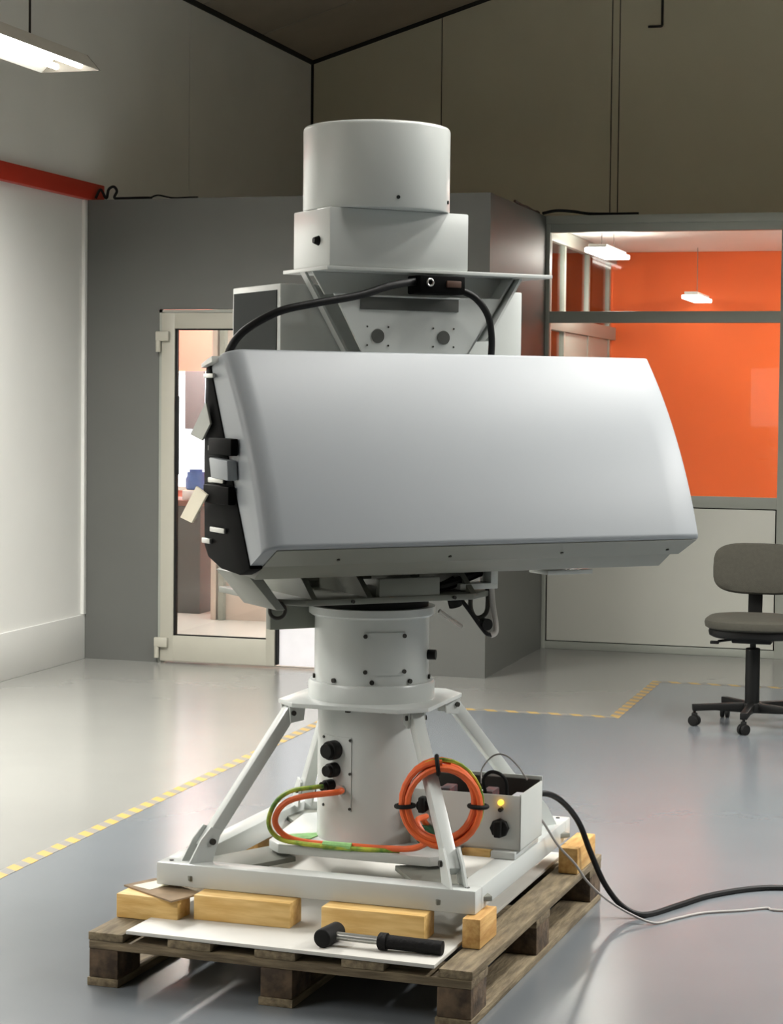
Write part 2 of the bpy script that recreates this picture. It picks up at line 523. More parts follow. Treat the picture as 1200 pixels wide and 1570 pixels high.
MB().box(PX, OX1, GY - .01, GY + .012, .04, .88).build('infill_backing', 'joint_dark', ow, smooth=False)
solo(MB().box(OX1, RX, GY - .03, GY + .03, 0, 2.6), 'wall_office_front', 'partition', (3, GY, 0),
     'grey office front wall to the right of the glazing', 'wall', kind=S, smooth=False)
solo(MB().box(-7.3, -4.2, BY - .135, BY - .03, 0, 2.6), 'wall_back_room_back', 'haze_pink_wall', (-5.5, BY - .1, 0),
     'back wall glimpsed at the top of the glass door, glass haze painted in as pink', 'wall', kind=S, smooth=False)
solo(MB().box(-4.2, RX, BY - .135, BY - .03, 0, 2.6), 'wall_office_back', 'orange_wall', (0, BY - .1, 0),
     'bright orange back wall of the office behind glass', 'wall', kind=S, smooth=False)

# inner glazed partition between office and back room
ig = thing('window_2', 'inner glazed partition with pale posts running into the office', 'glass wall', (PX, 13.1, 0), kind=S)
y0, y1 = GY + .035, BY - .14
MB().box(PX - .06, PX, y0, y1, 2.47, 2.555, bev=.003).build('top_rail', 'alu', ig)
MB().box(PX - .06, PX, y0, y1, 1.93, 2.02, bev=.003).build('middle_rail', 'alu', ig)
py = [12.56, 13.36, 14.13]
for y in py:
    MB().box(PX - .05, PX - .01, y - .025, y + .025, 0, 2.47, bev=.003).build('post', 'alu', ig)
ed = [y0] + py + [y1]
for a, b in zip(ed, ed[1:]):
    MB().box(PX - .032, PX - .026, a, b, 2.02, 2.47).build('pane', 'glass', ig, smooth=False)
MB().box(PX - .032, PX - .026, y0, 12.53, 0.9, 1.93).build('pane', 'glass', ig, smooth=False)
MB().box(PX - .032, PX - .026, 14.155, y1, 0.9, 1.93).build('pane', 'glass', ig, smooth=False)
MB().box(PX - .045, PX - .015, 12.59, 14.1, 0.02, 1.925, bev=.003).build('door_leaf', 'alu', ig)
MB().box(PX - .05, PX - .01, y0, 12.53, 0, .9).build('infill_panel', 'alu_panel', ig, smooth=False)

# back room shell
solo(MB().box(-7.3, -7.2, PY, BY - .14, 0, 2.6), 'wall_back_room_left', 'office_white', (-7.2, 12.5, 0),
     'white end wall of the back room', 'wall', kind=S, smooth=False)
solo(MB().box(-7.3, LX - .15, PY - .05, PY + .05, 0, 2.6), 'wall_back_room_front', 'office_white', (-6.2, PY, 0),
     'white front wall of the back room beside the hall', 'wall', kind=S, smooth=False)
solo(MB().box(-4.88, -3.7, 12.63, 12.72, 0.004, 2.6), 'wall_back_room_inner', 'beige_wall', (-4.3, 12.66, 0),
     'beige inner wall seen through the glass door', 'wall', kind=S, smooth=False)
for i, (xa, xb, yy) in enumerate(((-4.965, -4.925, 12.6), (-4.905, -4.865, 12.58))):
    solo(MB().box(xa, xb, yy, yy + .12, 0.004, 2.6, bev=.004), 'trim_%d' % (3 + i), 'alu' if i else 'beige_wall', (xa, yy, 0),
         ('pale pinkish door post seen through the glass door', 'grey aluminium post at the end of the beige inner wall')[i], 'post', kind=S)

# glass door in the partition
dr = thing('door_1', 'glass door with pale metal frame standing in the grey partition', 'door', (-4.1, PY, 0), kind=S)
fr = MB()
fr.box(DX0 + .004, DX0 + .022, PY - .006, PY + .07, 0, DZ - .004)
fr.box(SX1 - .022, SX1 - .004, PY - .006, PY + .07, 0, DZ - .004)
fr.box(DX0 + .004, SX1 - .004, PY - .006, PY + .07, DZ - .02, DZ - .004)
fr.build('door_frame', 'alu', dr, smooth=False)
lx0, lx1, lz0, lz1 = -4.432, -3.748, .012, 1.963
gx0, gx1, gz0, gz1 = -4.352, -3.80, .157, 1.875
lf = MB()
lf.box(lx0, gx0, PY - .022, PY + .03, lz0, lz1, bev=.004)
lf.box(gx1, lx1, PY - .022, PY + .03, lz0, lz1, bev=.004)
lf.box(gx0 - .004, gx1 + .004, PY - .022, PY + .03, lz0, gz0, bev=.004)
lf.box(gx0 - .004, gx1 + .004, PY - .022, PY + .03, gz1, lz1, bev=.004)
leaf = lf.build('door_leaf', 'door_paint', dr)
MB().box(gx0, gx1, PY, PY + .008, gz0, gz1).build('pane', 'glass', leaf, smooth=False)
gs = MB()
gs.box(gx0, gx0 + .012, PY - .014, PY + .012, gz0, gz1)
gs.box(gx0, gx1, PY - .010, PY + .012, gz1 - .008, gz1)
gs.box(gx0, gx1, PY - .010, PY + .012, gz0, gz0 + .006)
gs.build('glazing_seal', 'rubber', leaf, smooth=False)
MB().box(gx0 + .006, gx0 + .03, PY - .03, PY - .018, 1.06, 1.5, bev=.004).build('pull_bar', 'rubber', leaf)
for z in (.04, 1.755):
    h = MB()
    h.box(lx0 - .028, lx0 + .052, PY - .046, PY - .02, z + .05, z + .105, bev=.006)
    h.cyl((lx0 - .014, PY - .034, z - .01), .014, .065, seg=16)
    h.build('hinge', 'door_paint', dr)
MB().box(lx1 + .002, lx1 + .014, PY - .012, PY + .03, .02, 1.965).build('lock_edge', 'rubber', dr, smooth=False)
MB().box(lx1 + .016, SX1 - .024, PY + .012, PY + .03, .014, 1.965).build('side_panel', 'white_plastic', dr, smooth=False)

# ================================================================== LAMPS
def tube_lamp(name, label, cx, cy, z, length, width, watts, group, roof, kind=None):
    t = thing(name, label, 'ceiling lamp', (cx, cy, z), group)
    h = length / 2
    w = width / 2
    q = [(-w, 0.0), (-w * .55, .075), (w * .55, .075), (w, 0.0), (w - .006, 0.0), (w * .5, .066), (-w * .5, .066), (-w + .006, 0.0)]
    MB().prism(q, lambda a, b, d: (cx + a, cy + d, z + b), -h, h).build('reflector', 'lamp_white', t, smooth=False)
    q2 = [(-w, 0.0), (-w * .55, .075), (w * .55, .075), (w, 0.0)]
    for s in (-1, 1):
        a, b = sorted((s * h, s * (h + .01)))
        MB().prism(q2, lambda p, r, d: (cx + p, cy + d, z + r), a, b).build('end_cap', 'lamp_grey', t, smooth=False)
    for s in (-1, 1):
        MB().cyl((cx + s * w * .4, cy - h + .02, z + .022), .014, 2 * h - .04, axis='y', seg=16).build('tube', 'tube_light', t)
    for s in (-.36, .36):
        MB().rod((cx, cy + s * length, z + .075), (cx, cy + s * length, roof), .006, seg=8).build('hanging_rod', 'dark_steel', t)
    L = bpy.data.lights.new('tube_glow', 'AREA')
    L.shape = 'RECTANGLE'; L.size = width * .9; L.size_y = length * .96
    L.spread = math.radians(150)
    L.energy = watts; L.color = (1.0, 0.985, 0.95)
    lo = bpy.data.objects.new('tube_glow', L)
    COL.objects.link(lo)
    lo.parent = t
    lo.location = (0, 0, .004)
    return t
G = 'hanging tube lamps of the hall'
labs = ['glowing tube lamp hanging beside the left wall above the red band',
        'long tube lamp hanging just above and right of the radar unit, out of frame',
        'long tube lamp hanging above the floor between radar unit and chair, out of frame',
        'tube lamp hanging on the left nearer the camera, out of frame',
        'long tube lamp hanging far right in the hall, out of frame']
for (x, y, z, watts), lb in zip(HALL_LAMPS, labs):
    tube_lamp('tube_lamp', lb, x, y, z, 2.94, .30, watts, G, roofz(x) + .01)
G2 = 'tube lamps behind the glass'
def batten_lamp(label, cx, cy, z, length, width, m, rods):
    t = thing('office_lamp', label, 'ceiling lamp', (cx, cy, z), G2)
    h, w = length / 2, width / 2
    MB().box(cx - w * .7, cx + w * .7, cy - h, cy + h, z + .03, z + .05, bev=.003).build('housing', 'lamp_white', t)
    MB().box(cx - w, cx + w, cy - h, cy + h, z, z + .0295, bev=.008).build('diffuser', m, t)
    for s in rods:
        MB().rod((cx, cy + s * length, z + .05), (cx, cy + s * length, 2.557), .0025, seg=8).build('hanging_rod', 'lamp_grey', t)
batten_lamp('bright tube lamp under the office ceiling by the inner glazing', -2.29, 12.50, 2.40, .70, .16, 'diffuser_low', (-.3, .3))
batten_lamp('small glowing batten standing in for a lamp reflection in the office glass', -1.93, 13.95, 2.19, .6, .13, 'reflection_glow', (0,))  # reflection of a hall lamp in the glass, built as a glowing body
batten_lamp('added tube lamp further right inside the orange office, out of frame', -0.3, 13.0, 2.40, 1.5, .16, 'diffuser_bright', (-.4, .4))  # added out of view to light the orange office
batten_lamp('unseen tube lamp added on the back room ceiling behind the grey partition', -5.6, 13.3, 2.42, 1.5, .16, 'diffuser_bright', (-.4, .4))  # added out of sight to light the back room
batten_lamp('hidden tube lamp added in the back room beyond the inner glazing', -3.25, 13.2, 2.42, 1.2, .14, 'diffuser_bright', (-.4, .4))  # added to brighten the wall seen through the inner glazing
batten_lamp('unseen tube lamp added above the floor behind the glass door', -3.7, 11.6, 2.42, 1.2, .14, 'diffuser_bright', (-.4, .4))  # unseen addition, supplies light behind the door

# ================================================================== RADAR MACHINE
rm = thing('radar_unit', 'large light grey radar unit on a mast with wide tilted antenna and drum on top', 'radar', (0, 0, 0), mach=True)
rm.location = mach_to_world((0, 0, 0))
FZ0, FZ1 = .215, .275
FU, FV0, FV1 = .438, -.442, .525
fb = MB()
fb.box(-FU, FU, FV0, FV0 + .062, FZ0, FZ1, bev=.004)
fb.box(-FU, FU, FV1 - .062, FV1, FZ0, FZ1, bev=.004)
fb.box(-FU, -FU + .062, FV0 + .05, FV1 - .05, FZ0, FZ1 - .0006, bev=.004)
fb.box(FU - .062, FU, FV0 + .05, FV1 - .05, FZ0, FZ1 - .0006, bev=.004)
frame = fb.build('base_frame', 'radar_paint', rm)
for u in (-FU + .03, FU - .03):
    for v in (FV0 + .03, FV1 - .03):
        MB().cyl((u, v, FZ1 - .001), .006, .003, seg=12).build('frame_bolt', 'dark_steel', frame)
# diagonal channels from the frame corners to the raised base plate
for su in (-1, 1):
    for v0, v1 in ((FV0 + .04, -.15), (FV1 - .04, .2)):
        d = MB()
        a, b = (su * (FU - .04), v0), (su * .20, v1)
        d.bar((a[0], a[1], FZ1 - .036), (b[0], b[1], FZ1 - .020), .15, .014, bev=.002)
        d.build('diagonal_channel', 'radar_grey', rm)  # shade of the machine put into the darker grey
bp = MB().prism([(-.235, -.16), (-.19, -.205), (.24, -.205), (.285, -.16), (.285, .2), (.24, .24), (-.23, .24), (-.275, .2)],
                lambda a, b, d: (a, b, d), .268, .294, bev=.003)
bp.build('base_plate', 'radar_paint', rm)
# mast
ms = MB().lathe([(0, .29), (.1465, .29), (.1465, .668), (0, .668)])
mast = ms.build('mast', 'radar_paint', rm)
fl = [(-.215, -.15), (-.15, -.215), (.15, -.215), (.215, -.15), (.215, .15), (.15, .215), (-.15, .215), (-.215, .15)]
flg = MB().prism(fl, lambda a, b, d: (a, b, d), .668, .680, bev=.002).build('strut_flange', 'radar_paint', rm)
for k in range(10):
    a = 2 * pi * (k + .4) / 10
    MB().cyl((.158 * math.cos(a), .158 * math.sin(a), .655), .008, .014, seg=6).build('flange_bolt', 'dark_steel', flg)
ud = MB().lathe([(0, .68), (.174, .68), (.174, .722), (.170, .728), (.1575, .728), (.1575, .905), (.166, .906), (.174, .912), (.174, .932), (0, .932)])
drum = ud.build('azimuth_drum', 'radar_paint', rm)
for k in range(9):
    a = 2 * pi * (k + .25) / 9
    c = Vector((.1575 * math.cos(a), .1575 * math.sin(a), .738))
    MB().cyl(c, .0065, .006, axis=(math.cos(a), math.sin(a), 0), seg=10).build('drum_bolt', 'dark_steel', drum)
def curved_plate(r, a0, a1, z0, z1, th, n=10):
    m = MB()
    t = bmesh.new()
    rows = []
    for i in range(n + 1):
        a = a0 + (a1 - a0) * i / n
        rows.append([t.verts.new((q * math.cos(a), q * math.sin(a), z)) for q, z in ((r, z0), (r + th, z0), (r + th, z1), (r, z1))])
    for A, B in zip(rows, rows[1:]):
        for k in range(4):
            t.faces.new((A[k], A[(k + 1) % 4], B[(k + 1) % 4], B[k]))
    t.faces.new(rows[0]); t.faces.new(rows[-1][::-1])
    bmesh.ops.recalc_face_normals(t, faces=t.faces[:])
    return m._merge(t)
# direction from the axis to the camera in machine frame
cam_a = math.atan2(-5.218, 1.858)
pa0, pa1 = cam_a - .13, cam_a + .60
hat = curved_plate(.157, pa0, pa1, .757, .872, .0035).build('drum_hatch', 'radar_paint', drum)
for a in (pa0 + .025, pa1 - .025):
    for z in (.766, .862):
        MB().cyl((.160 * math.cos(a), .160 * math.sin(a), z), .006, .004, axis=(math.cos(a), math.sin(a), 0), seg=10).build('hatch_screw', 'dark_steel', drum)
for a, z, r in ((cam_a + 1.35, .80, .014),):
    MB().cyl((.15 * math.cos(a), .15 * math.sin(a), z), r, .03, axis=(math.cos(a), math.sin(a), 0), seg=14).build('side_plug', 'black_plastic', drum)
# connector hatch on the mast
ca = cam_a - .70
pl_ = curved_plate(.146, ca - .34, ca + .34, .385, .585, .003).build('connector_hatch', 'radar_paint', mast)
for a in (ca - .32, ca + .32):
    for z in (.392, .487, .578):
        MB().cyl((.148 * math.cos(a), .148 * math.sin(a), z), .004, .004, axis=(math.cos(a), math.sin(a), 0), seg=8).build('hatch_screw', 'dark_steel', mast)
for da, z, r, h in ((.0, .549, .026, .03), (.0, .495, .02, .028), (-.08, .452, .016, .028)):
    a = ca + da
    c = (.147 * math.cos(a), .147 * math.sin(a), z)
    m = MB().cyl(c, r, h, axis=(math.cos(a), math.sin(a), 0), seg=20, bev=.003)
    m.cyl((.147 * math.cos(a), .147 * math.sin(a), z), r * .75, h + .012, axis=(math.cos(a), math.sin(a), 0), seg=16)
    m.build('connector', 'black_plastic', mast)
a = ca + .15
SOCK = Vector((.147 * math.cos(a), .147 * math.sin(a), .442))
MB().cyl(SOCK, .014, .014, axis=(math.cos(a), math.sin(a), 0), seg=16).build('cable_gland', 'steel', mast)
a2 = ca - .08
SOCK2 = Vector((.175 * math.cos(a2), .175 * math.sin(a2), .452))
# four struts
tops = {(-1, -1): (-.165, -.155), (1, -1): (.165, -.125), (1, 1): (.175, .135), (-1, 1): (-.165, .15)}
bots = {(-1, -1): (-.345, -.392), (1, -1): (.372, -.402), (1, 1): (.385, .40), (-1, 1): (-.36, .40)}
for k in tops:
    t3 = Vector((tops[k][0], tops[k][1], .672)); b3 = Vector((bots[k][0], bots[k][1], .283))
    d = (t3 - b3).normalized()
    st = MB().bar(b3 + d * .03, t3 - d * .015, .034, .034, up=(k[0] * .8, -k[1] * .7, 0), bev=.003).build('strut', 'radar_paint', rm)
    br = MB()
    hv = Vector((d.x, d.y, 0)).normalized()
    sd = Vector((-hv.y, hv.x, 0))
    for s in (-1, 1):
        c = b3 + sd * s * .021
        br.prism([(-.035, -.009), (.035, -.009), (.062, .07), (.03, .082), (.0, .05)], lambda p, q, e, c=c: c + hv * p + Vector((0, 0, q)) + sd * e, -.003, .003)
    br.build('foot_bracket', 'radar_paint', st)
    MB().rod(b3 + d * .055 - sd * .031, b3 + d * .055 + sd * .031, .0085, seg=10).build('foot_bolt', 'dark_steel', st)
    hb = MB()
    for s in (-1, 1):
        c = t3 + sd * s * .021
        hb.prism([(-.03, -.005), (.02, -.005), (.015, -.045), (-.025, -.05)], lambda p, q, e, c=c: c + hv * p + Vector((0, 0, q)) + sd * e, -.003, .003)
    hb.build('head_bracket', 'radar_paint', st)
    MB().rod(t3 - d * .03 - sd * .029, t3 - d * .03 + sd * .029, .007, seg=10).build('head_bolt', 'dark_steel', st)

# ---- antenna head (own frame turned on the mast: u along the antenna, v to its back)
def apart(mb, name, m, parent=None, smooth=True):
    if parent is None:
        return mb.build(name, m, rm, rot=AROT, smooth=smooth)
    return mb.build(name, m, parent, smooth=smooth)
apart(MB().lathe([(0, .93), (.155, .93), (.155, .966), (0, .966)]), 'slew_ring', 'rubber')
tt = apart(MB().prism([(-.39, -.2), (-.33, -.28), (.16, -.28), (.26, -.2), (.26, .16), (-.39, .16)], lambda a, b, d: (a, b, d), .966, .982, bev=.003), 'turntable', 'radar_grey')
apart(MB().prism([(-.41, .958), (-.385, .958), (-.46, 1.056), (-.49, 1.05)], lambda a, b, d: (a, d, b), -.27, -.06, bev=.002), 'side_flange', 'radar_grey', tt)
for u in (-.30, -.14, .02, .17):
    apart(MB().prism([(-.27, .976), (.12, .976), (.02, 1.07), (-.16, 1.058)], lambda a, b, d: (d, a, b), u - .008, u + .008), 'cradle_rib', 'radar_grey', tt)
apart(MB().box(-.12, .06, -.276, -.255, .976, 1.03, bev=.003), 'cradle_stop', 'radar_grey', tt)
for u in (-.20, .10):
    apart(MB().cyl((u, -.281, .974), .005, .006, axis=(0, -1, 0), seg=8), 'turntable_bolt', 'dark_steel', tt)
ag = MB()
ag.tube([(.03, -.22, .99), (.12, -.21, 1.0), (.2, -.19, 1.02), (.3, -.16, 1.045)], .013, seg=10)
ag.tube([(.0, -.19, .985), (.1, -.18, .99), (.2, -.15, 1.02), (.3, -.12, 1.045)], .011, seg=10)
apart(ag, 'cable_bundle', 'cable_black', tt)
# radome cover: curved front, rounded left edge
T = Vector((-.203, 1.623)); B = Vector((-.464, 1.133))
dch = (B - T); LCH = dch.length; dch.normalize()
nb = Vector((-dch.y, dch.x))      # to the back and down
if nb.x < 0: nb = -nb
U0, U1, DEP = -.527, .762, .11
def radome():
    t = bmesh.new()
    SS = [0, .0025, .006, .010, .0145, .02, .03] + [.03 + .94 * i / 26 for i in range(1, 26)] + [.97, .98, .9855, .99, .994, .9975, 1.0]
    us = [U0 + .055 * (1 - math.cos(pi / 2 * i / 12)) for i in range(13)]
    us += [U0 + .055 + (U1 - .01 - U0 - .055) * i / 16 for i in range(1, 17)]
    us += [U1 - .004, U1]
    rings = []
    for u in us:
        e = 0.0
        if u < U0 + .055:
            x = (U0 + .055 - u) / .055
            e = .034 * (1 - math.sqrt(max(0, 1 - x * x)))
        if u > U1 - .01:
            e = {0: 0.0, 1: .003, 2: .009}[min(2, us.index(u) - len(us) + 3)]
        R = []
        for s in SS:
            bul = 4 * .028 * s * (1 - s)
            edge = 0.0
            for q in (s, 1 - s):
                x = q * LCH
                if x < .008: edge = max(edge, .008 - math.sqrt(max(0, .008 ** 2 - (.008 - x) ** 2)))
            p = T + dch * (s * LCH) + nb * (-bul + e + edge)
            R.append(t.verts.new((u, p.x, p.y)))
        p = B + nb * DEP; R.append(t.verts.new((u, p.x, p.y)))
        p = T + nb * DEP; R.append(t.verts.new((u, p.x, p.y)))
        rings.append(R)
    n = len(rings[0])
    for Aq, Bq in zip(rings, rings[1:]):
        for k in range(n):
            t.faces.new((Aq[k], Aq[(k + 1) % n], Bq[(k + 1) % n], Bq[k]))
    t.faces.new(rings[0]); t.faces.new(rings[-1][::-1])
    bmesh.ops.recalc_face_normals(t, faces=t.faces[:])
    return MB()._merge(t)
rad = apart(radome(), 'radome_cover', 'radome')
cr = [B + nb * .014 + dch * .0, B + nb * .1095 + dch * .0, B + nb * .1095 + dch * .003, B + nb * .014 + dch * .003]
apart(MB().prism([tuple(p) for p in cr], lambda a, b, d: (d, a, b), U0 + .035, U1 - .003), 'underside_shade', 'radar_grey', rad)  # added strip, shade of the underside put into its darker colour
# screws along the underside of the cover
for u in (-.30, .02, .36, .70):
    p = B + nb * .075 + dch * .003
    apart(MB().cyl((u, p.x, p.y), .0045, .003, axis=(0, dch.x, dch.y), seg=10), 'cover_screw', 'dark_steel', rad)
VZ = lambda a, b, d: (d, a, b)
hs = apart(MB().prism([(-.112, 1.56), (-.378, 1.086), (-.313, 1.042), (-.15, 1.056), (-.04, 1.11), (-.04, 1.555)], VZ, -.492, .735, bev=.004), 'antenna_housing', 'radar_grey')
# black end module with latches
em = apart(MB().prism([(-.12, 1.555), (-.375, 1.075), (-.31, 1.055), (-.19, 1.062), (-.105, 1.086), (-.078, 1.115), (-.072, 1.34), (-.074, 1.45), (-.082, 1.583), (-.11, 1.585)], VZ, -.531, -.494, bev=.004), 'end_module', 'end_black')
SH = -.062
apart(MB().prism([(-.155, 1.603), (-.13, 1.597), (-.085, 1.583), (-.085, 1.573), (-.13, 1.583), (-.157, 1.588)], VZ, -.545, -.49), 'end_handle', 'lamp_white', em)
for v0, v1, z, h in ((-.15, -.085, 1.553, .012), (-.19, -.12, 1.368, .016), (-.17, -.14, 1.332, .010), (-.22, -.12, 1.286, .014), (-.23, -.135, 1.16, .014), (-.135, -.08, 1.128, .014)):
    apart(MB().box(-.54, -.5305, v0, v1, z - h / 2, z + h / 2, bev=.003), 'latch', 'steel', em)
apart(MB().prism([(-.17, 1.345), (-.29, 1.34), (-.295, 1.29), (-.185, 1.293)], VZ, -.558, -.53, bev=.004), 'socket_cover', 'radome', em)
apart(MB().box(-.552, -.5305, -.285, -.12, 1.228, 1.275, bev=.004), 'connector_row', 'end_black', em)
apart(MB().box(-.552, -.5305, -.30, -.15, 1.352, 1.395, bev=.004), 'connector_row', 'end_black', em)
apart(MB().prism([(-.11, 1.485), (-.005, 1.40), (-.085, 1.386), (-.14, 1.43)], VZ, -.542, -.537), 'label_plate', 'alu', em)
apart(MB().prism([(-.098, 1.268), (-.17, 1.25), (-.068, 1.172), (.012, 1.182)], VZ, -.562, -.557), 'white_tag', 'paper', em)
# rear electronics box and lower apron
rb = apart(MB().box(-.262, .498, .05, .378, 1.28, 1.807, bev=.004), 'rear_box', 'radar_paint')
apart(MB().box(-.2645, -.2625, .07, .365, 1.30, 1.79), 'rear_box_side_cover', 'housing_dark', rb)
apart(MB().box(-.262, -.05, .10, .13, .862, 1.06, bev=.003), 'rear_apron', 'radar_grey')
apart(MB().box(-.22, .3, .03, .09, 1.0, 1.4, bev=.003), 'elevation_yoke', 'radar_grey')
# top platform, bracket, camera box and drum
apart(MB().box(-.205, .492, -.122, .16, 1.838, 1.848, bev=.001), 'top_plate', 'radar_paint')
UZ = lambda a, b, d: (a, d, b)
bk = apart(MB().prism([(-.162, 1.778), (.356, 1.778), (.235, 1.60), (-.065, 1.60)], UZ, -.078, -.07), 'head_bracket_plate', 'radar_paint')
apart(MB().prism([(-.20, 1.8375), (.395, 1.8375), (.356, 1.778), (-.162, 1.778)], UZ, -.02, -.012), 'upper_bracket_plate', 'radar_paint', bk)
for pts, d0 in (([(-.207, 1.8375), (-.199, 1.8375), (-.057, 1.60), (-.065, 1.60)], .015), ([(.395, 1.8375), (.388, 1.8375), (.228, 1.60), (.235, 1.60)], -.078)):
    apart(MB().prism(pts, UZ, d0, .045), 'gusset', 'radar_paint', bk)
apart(MB().prism([(.40, 1.836), (.408, 1.836), (.30, 1.66), (.292, 1.66)], UZ, -.1, .045), 'gusset', 'radar_paint', bk)
apart(MB().box(-.085, .215, -.083, -.0775, 1.738, 1.772, bev=.001), 'slot', 'shade_hole', bk)
apart(MB().box(-.088, .218, -.086, -.078, 1.772, 1.777, bev=.001), 'slot_lip', 'radar_paint', bk)
for u in (-.032, .170):
    apart(MB().cyl((u, -.0795, 1.667), .019, .002, axis=(0, -1, 0), seg=28), 'round_hole', 'shade_hole', bk)
    for du, dz in ((-.032, .025), (.032, .025), (-.032, -.025), (.032, -.025)):
        apart(MB().cyl((u + du, -.079, 1.667 + dz), .0025, .002, axis=(0, -1, 0), seg=8), 'bracket_screw', 'dark_steel', bk)
cb = apart(MB().box(-.195, .225, -.115, .115, 1.848, 2.004, bev=.004), 'camera_box', 'radar_paint')
apart(MB().cyl((-.194, -.045, 1.918), .014, .016, axis=(-1, 0, 0), seg=12, r2=.008), 'box_plug', 'rubber', cb)
dt = apart(MB().lathe([(0, 2.004), (.198, 2.004), (.2, 2.008), (.2, 2.222), (.199, 2.227), (.196, 2.231), (.19, 2.233), (.12, 2.241), (0, 2.246)], seg=96), 'top_drum', 'radar_paint')
for a in (-1.75, -.75):
    apart(MB().cyl((.199 * math.cos(a), .199 * math.sin(a), 2.03), .005, .004, axis=(math.cos(a), math.sin(a), 0), seg=10), 'drum_screw', 'housing_dark', dt)
jb = apart(MB().box(.055, .195, -.155, -.08, 1.782, 1.832, bev=.005), 'junction_box', 'end_black')
apart(MB().ring((.085, -.157, 1.812), .009, .003, normal=(0, 1, 0), seg=20, tseg=8), 'port_ring', 'steel', jb)
apart(MB().box(.135, .18, -.160, -.154, 1.80, 1.818, bev=.002), 'port', 'cable_brown', jb)
apart(MB().tube([(.06, -.125, 1.815), (-.03, -.15, 1.80), (-.13, -.16, 1.77), (-.26, -.16, 1.745), (-.36, -.15, 1.72), (-.44, -.12, 1.67), (-.472, -.10, 1.62), (-.475, -.085, 1.57)], .0105, seg=12), 'power_lead', 'cable_black')
apart(MB().tube([(.19, -.12, 1.80), (.235, -.14, 1.775), (.28, -.13, 1.73), (.305, -.11, 1.67), (.315, -.09, 1.61), (.315, -.085, 1.56)], .0095, seg=12), 'signal_lead', 'cable_black')
# lifting rings, hose and bracket below the antenna
lb = apart(MB().box(.145, .262, -.235, -.175, .988, 1.004, bev=.002), 'lift_bracket', 'radar_paint')
apart(MB().box(.24, .262, -.235, -.175, 1.0, 1.045, bev=.002), 'bracket_web', 'radar_paint', lb)
sh = MB()
sh.tube([(.196, -.205, .99), (.194, -.205, .94), (.206, -.205, .912), (.226, -.205, .908), (.244, -.205, .922), (.248, -.205, .955), (.246, -.205, .99)], .0065, seg=10)
apart(sh, 'lifting_ring', 'dark_steel')
apart(MB().ring((-.385, -.22, .952), .02, .005, normal=(.3, 1, 0), seg=28), 'lifting_ring', 'dark_steel')
apart(MB().tube([(.145, -.215, .975), (.18, -.225, .93), (.225, -.23, .872), (.245, -.23, .862)], .006, seg=10), 'sensor_lead', 'cable_black')
apart(MB().tube([(.243, -.23, .861), (.258, -.23, .868), (.262, -.225, .89), (.258, -.215, .94), (.256, -.21, .99)], .008, seg=10), 'white_hose', 'cable_white')
apart(MB().cyl((.228, -.24, .892), .016, .024, axis=(0, 1, 0), seg=20), 'black_ball', 'rubber')
apart(MB().cyl((.128, -.225, .972), .018, .03, axis=(.3, 0, -1), seg=16), 'lead_plug', 'rubber')
apart(MB().tube([(.10, -.2, .93), (.13, -.2, .91), (.17, -.2, .885)], .006, seg=8), 'pink_hose', 'cable_white')
apart(MB().box(.405, .55, -.26, -.16, 1.022, 1.034, bev=.001), 'right_tab', 'radar_paint')
apart(MB().box(.262, .36, -.3, -.2, 1.046, 1.06), 'wood_spacer', 'deck_wood')

# ================================================================== CONTROL CABINET (stands on the frame)
CU0, CU1, CV0, CV1, CZ0, CZ1 = .133, .446, -.055, .168, .2945, .447
cbn = thing('control_cabinet', 'open topped grey control cabinet with amber lamp and black switch', 'control cabinet', (.29, .05, CZ0), mach=True)
bd = MB()
bd.box(CU0, CU1, CV0, CV0 + .004, CZ0, CZ1 - .004, bev=.001)
bd.box(CU0, CU1, CV1 - .004, CV1, CZ0, CZ1 + .012, bev=.001)
bd.box(CU0, CU0 + .004, CV0, CV1, CZ0, CZ1 - .006, bev=.001)
bd.box(CU1 - .004, CU1, CV0, CV1, CZ0, CZ1, bev=.001)
bd.box(CU0, CU1, CV0, CV1, CZ0, CZ0 + .004)
bd.build('body', 'cabinet_paint', cbn)
MB().box(CU0 + .006, CU1 - .006, CV1 - .014, CV1 - .006, .36, CZ1 + .003).build('mounting_plate', 'dark_steel', cbn, smooth=False)
for i in range(7):
    u = CU0 + .02 + i * .04
    MB().box(u, u + .032, .02, .09, CZ0 + .02, .425 + .012 * math.sin(i * 2.1), bev=.003).build('relay', 'relay_red' if i % 3 else 'white_plastic', cbn)
MB().cyl((.392, CV0, .424), .0075, .014, axis=(0, -1, 0), seg=16, bev=.002).build('indicator_lamp', 'amber', cbn)
MB().cyl((.392, CV0, .405), .006, .014, axis=(0, -1, 0), seg=12).build('toggle', 'dark_steel', cbn)
m = MB().cyl((.39, CV0, .355), .026, .018, axis=(0, -1, 0), seg=8, bev=.004)
m.box(.38, .40, CV0 - .034, CV0 - .01, .333, .377, bev=.004)
m.build('rotary_switch', 'black_plastic', cbn)
m = MB().cyl((.175, CV0, .40), .018, .018, axis=(0, -1, 0), seg=18)
m.box(.166, .184, CV0 - .03, CV0, .382, .425, bev=.004)
m.build('socket', 'black_plastic', cbn)
m = MB().cyl((.185, CV0, .322), .027, .03, axis=(0, -1, 0), seg=24, bev=.004)
m.cyl((.185, CV0 - .028, .322), .02, .012, axis=(0, -1, 0), seg=20)
m.build('round_connector', 'plug_green', cbn)
MB().tube([(.325, .02, .43), (.325, .0, .472), (.345, .0, .492), (.372, .0, .488), (.385, .01, .468), (.386, .02, .43)], .0048, seg=10).build('carry_handle', 'cable_black', cbn)
MB().tube([(.29, .10, .44), (.285, .12, .475), (.31, .14, .51), (.345, .14, .515), (.38, .14, .49), (.41, .14, .45)], .0025, seg=6).build('thin_wire', 'cable_grey', cbn)
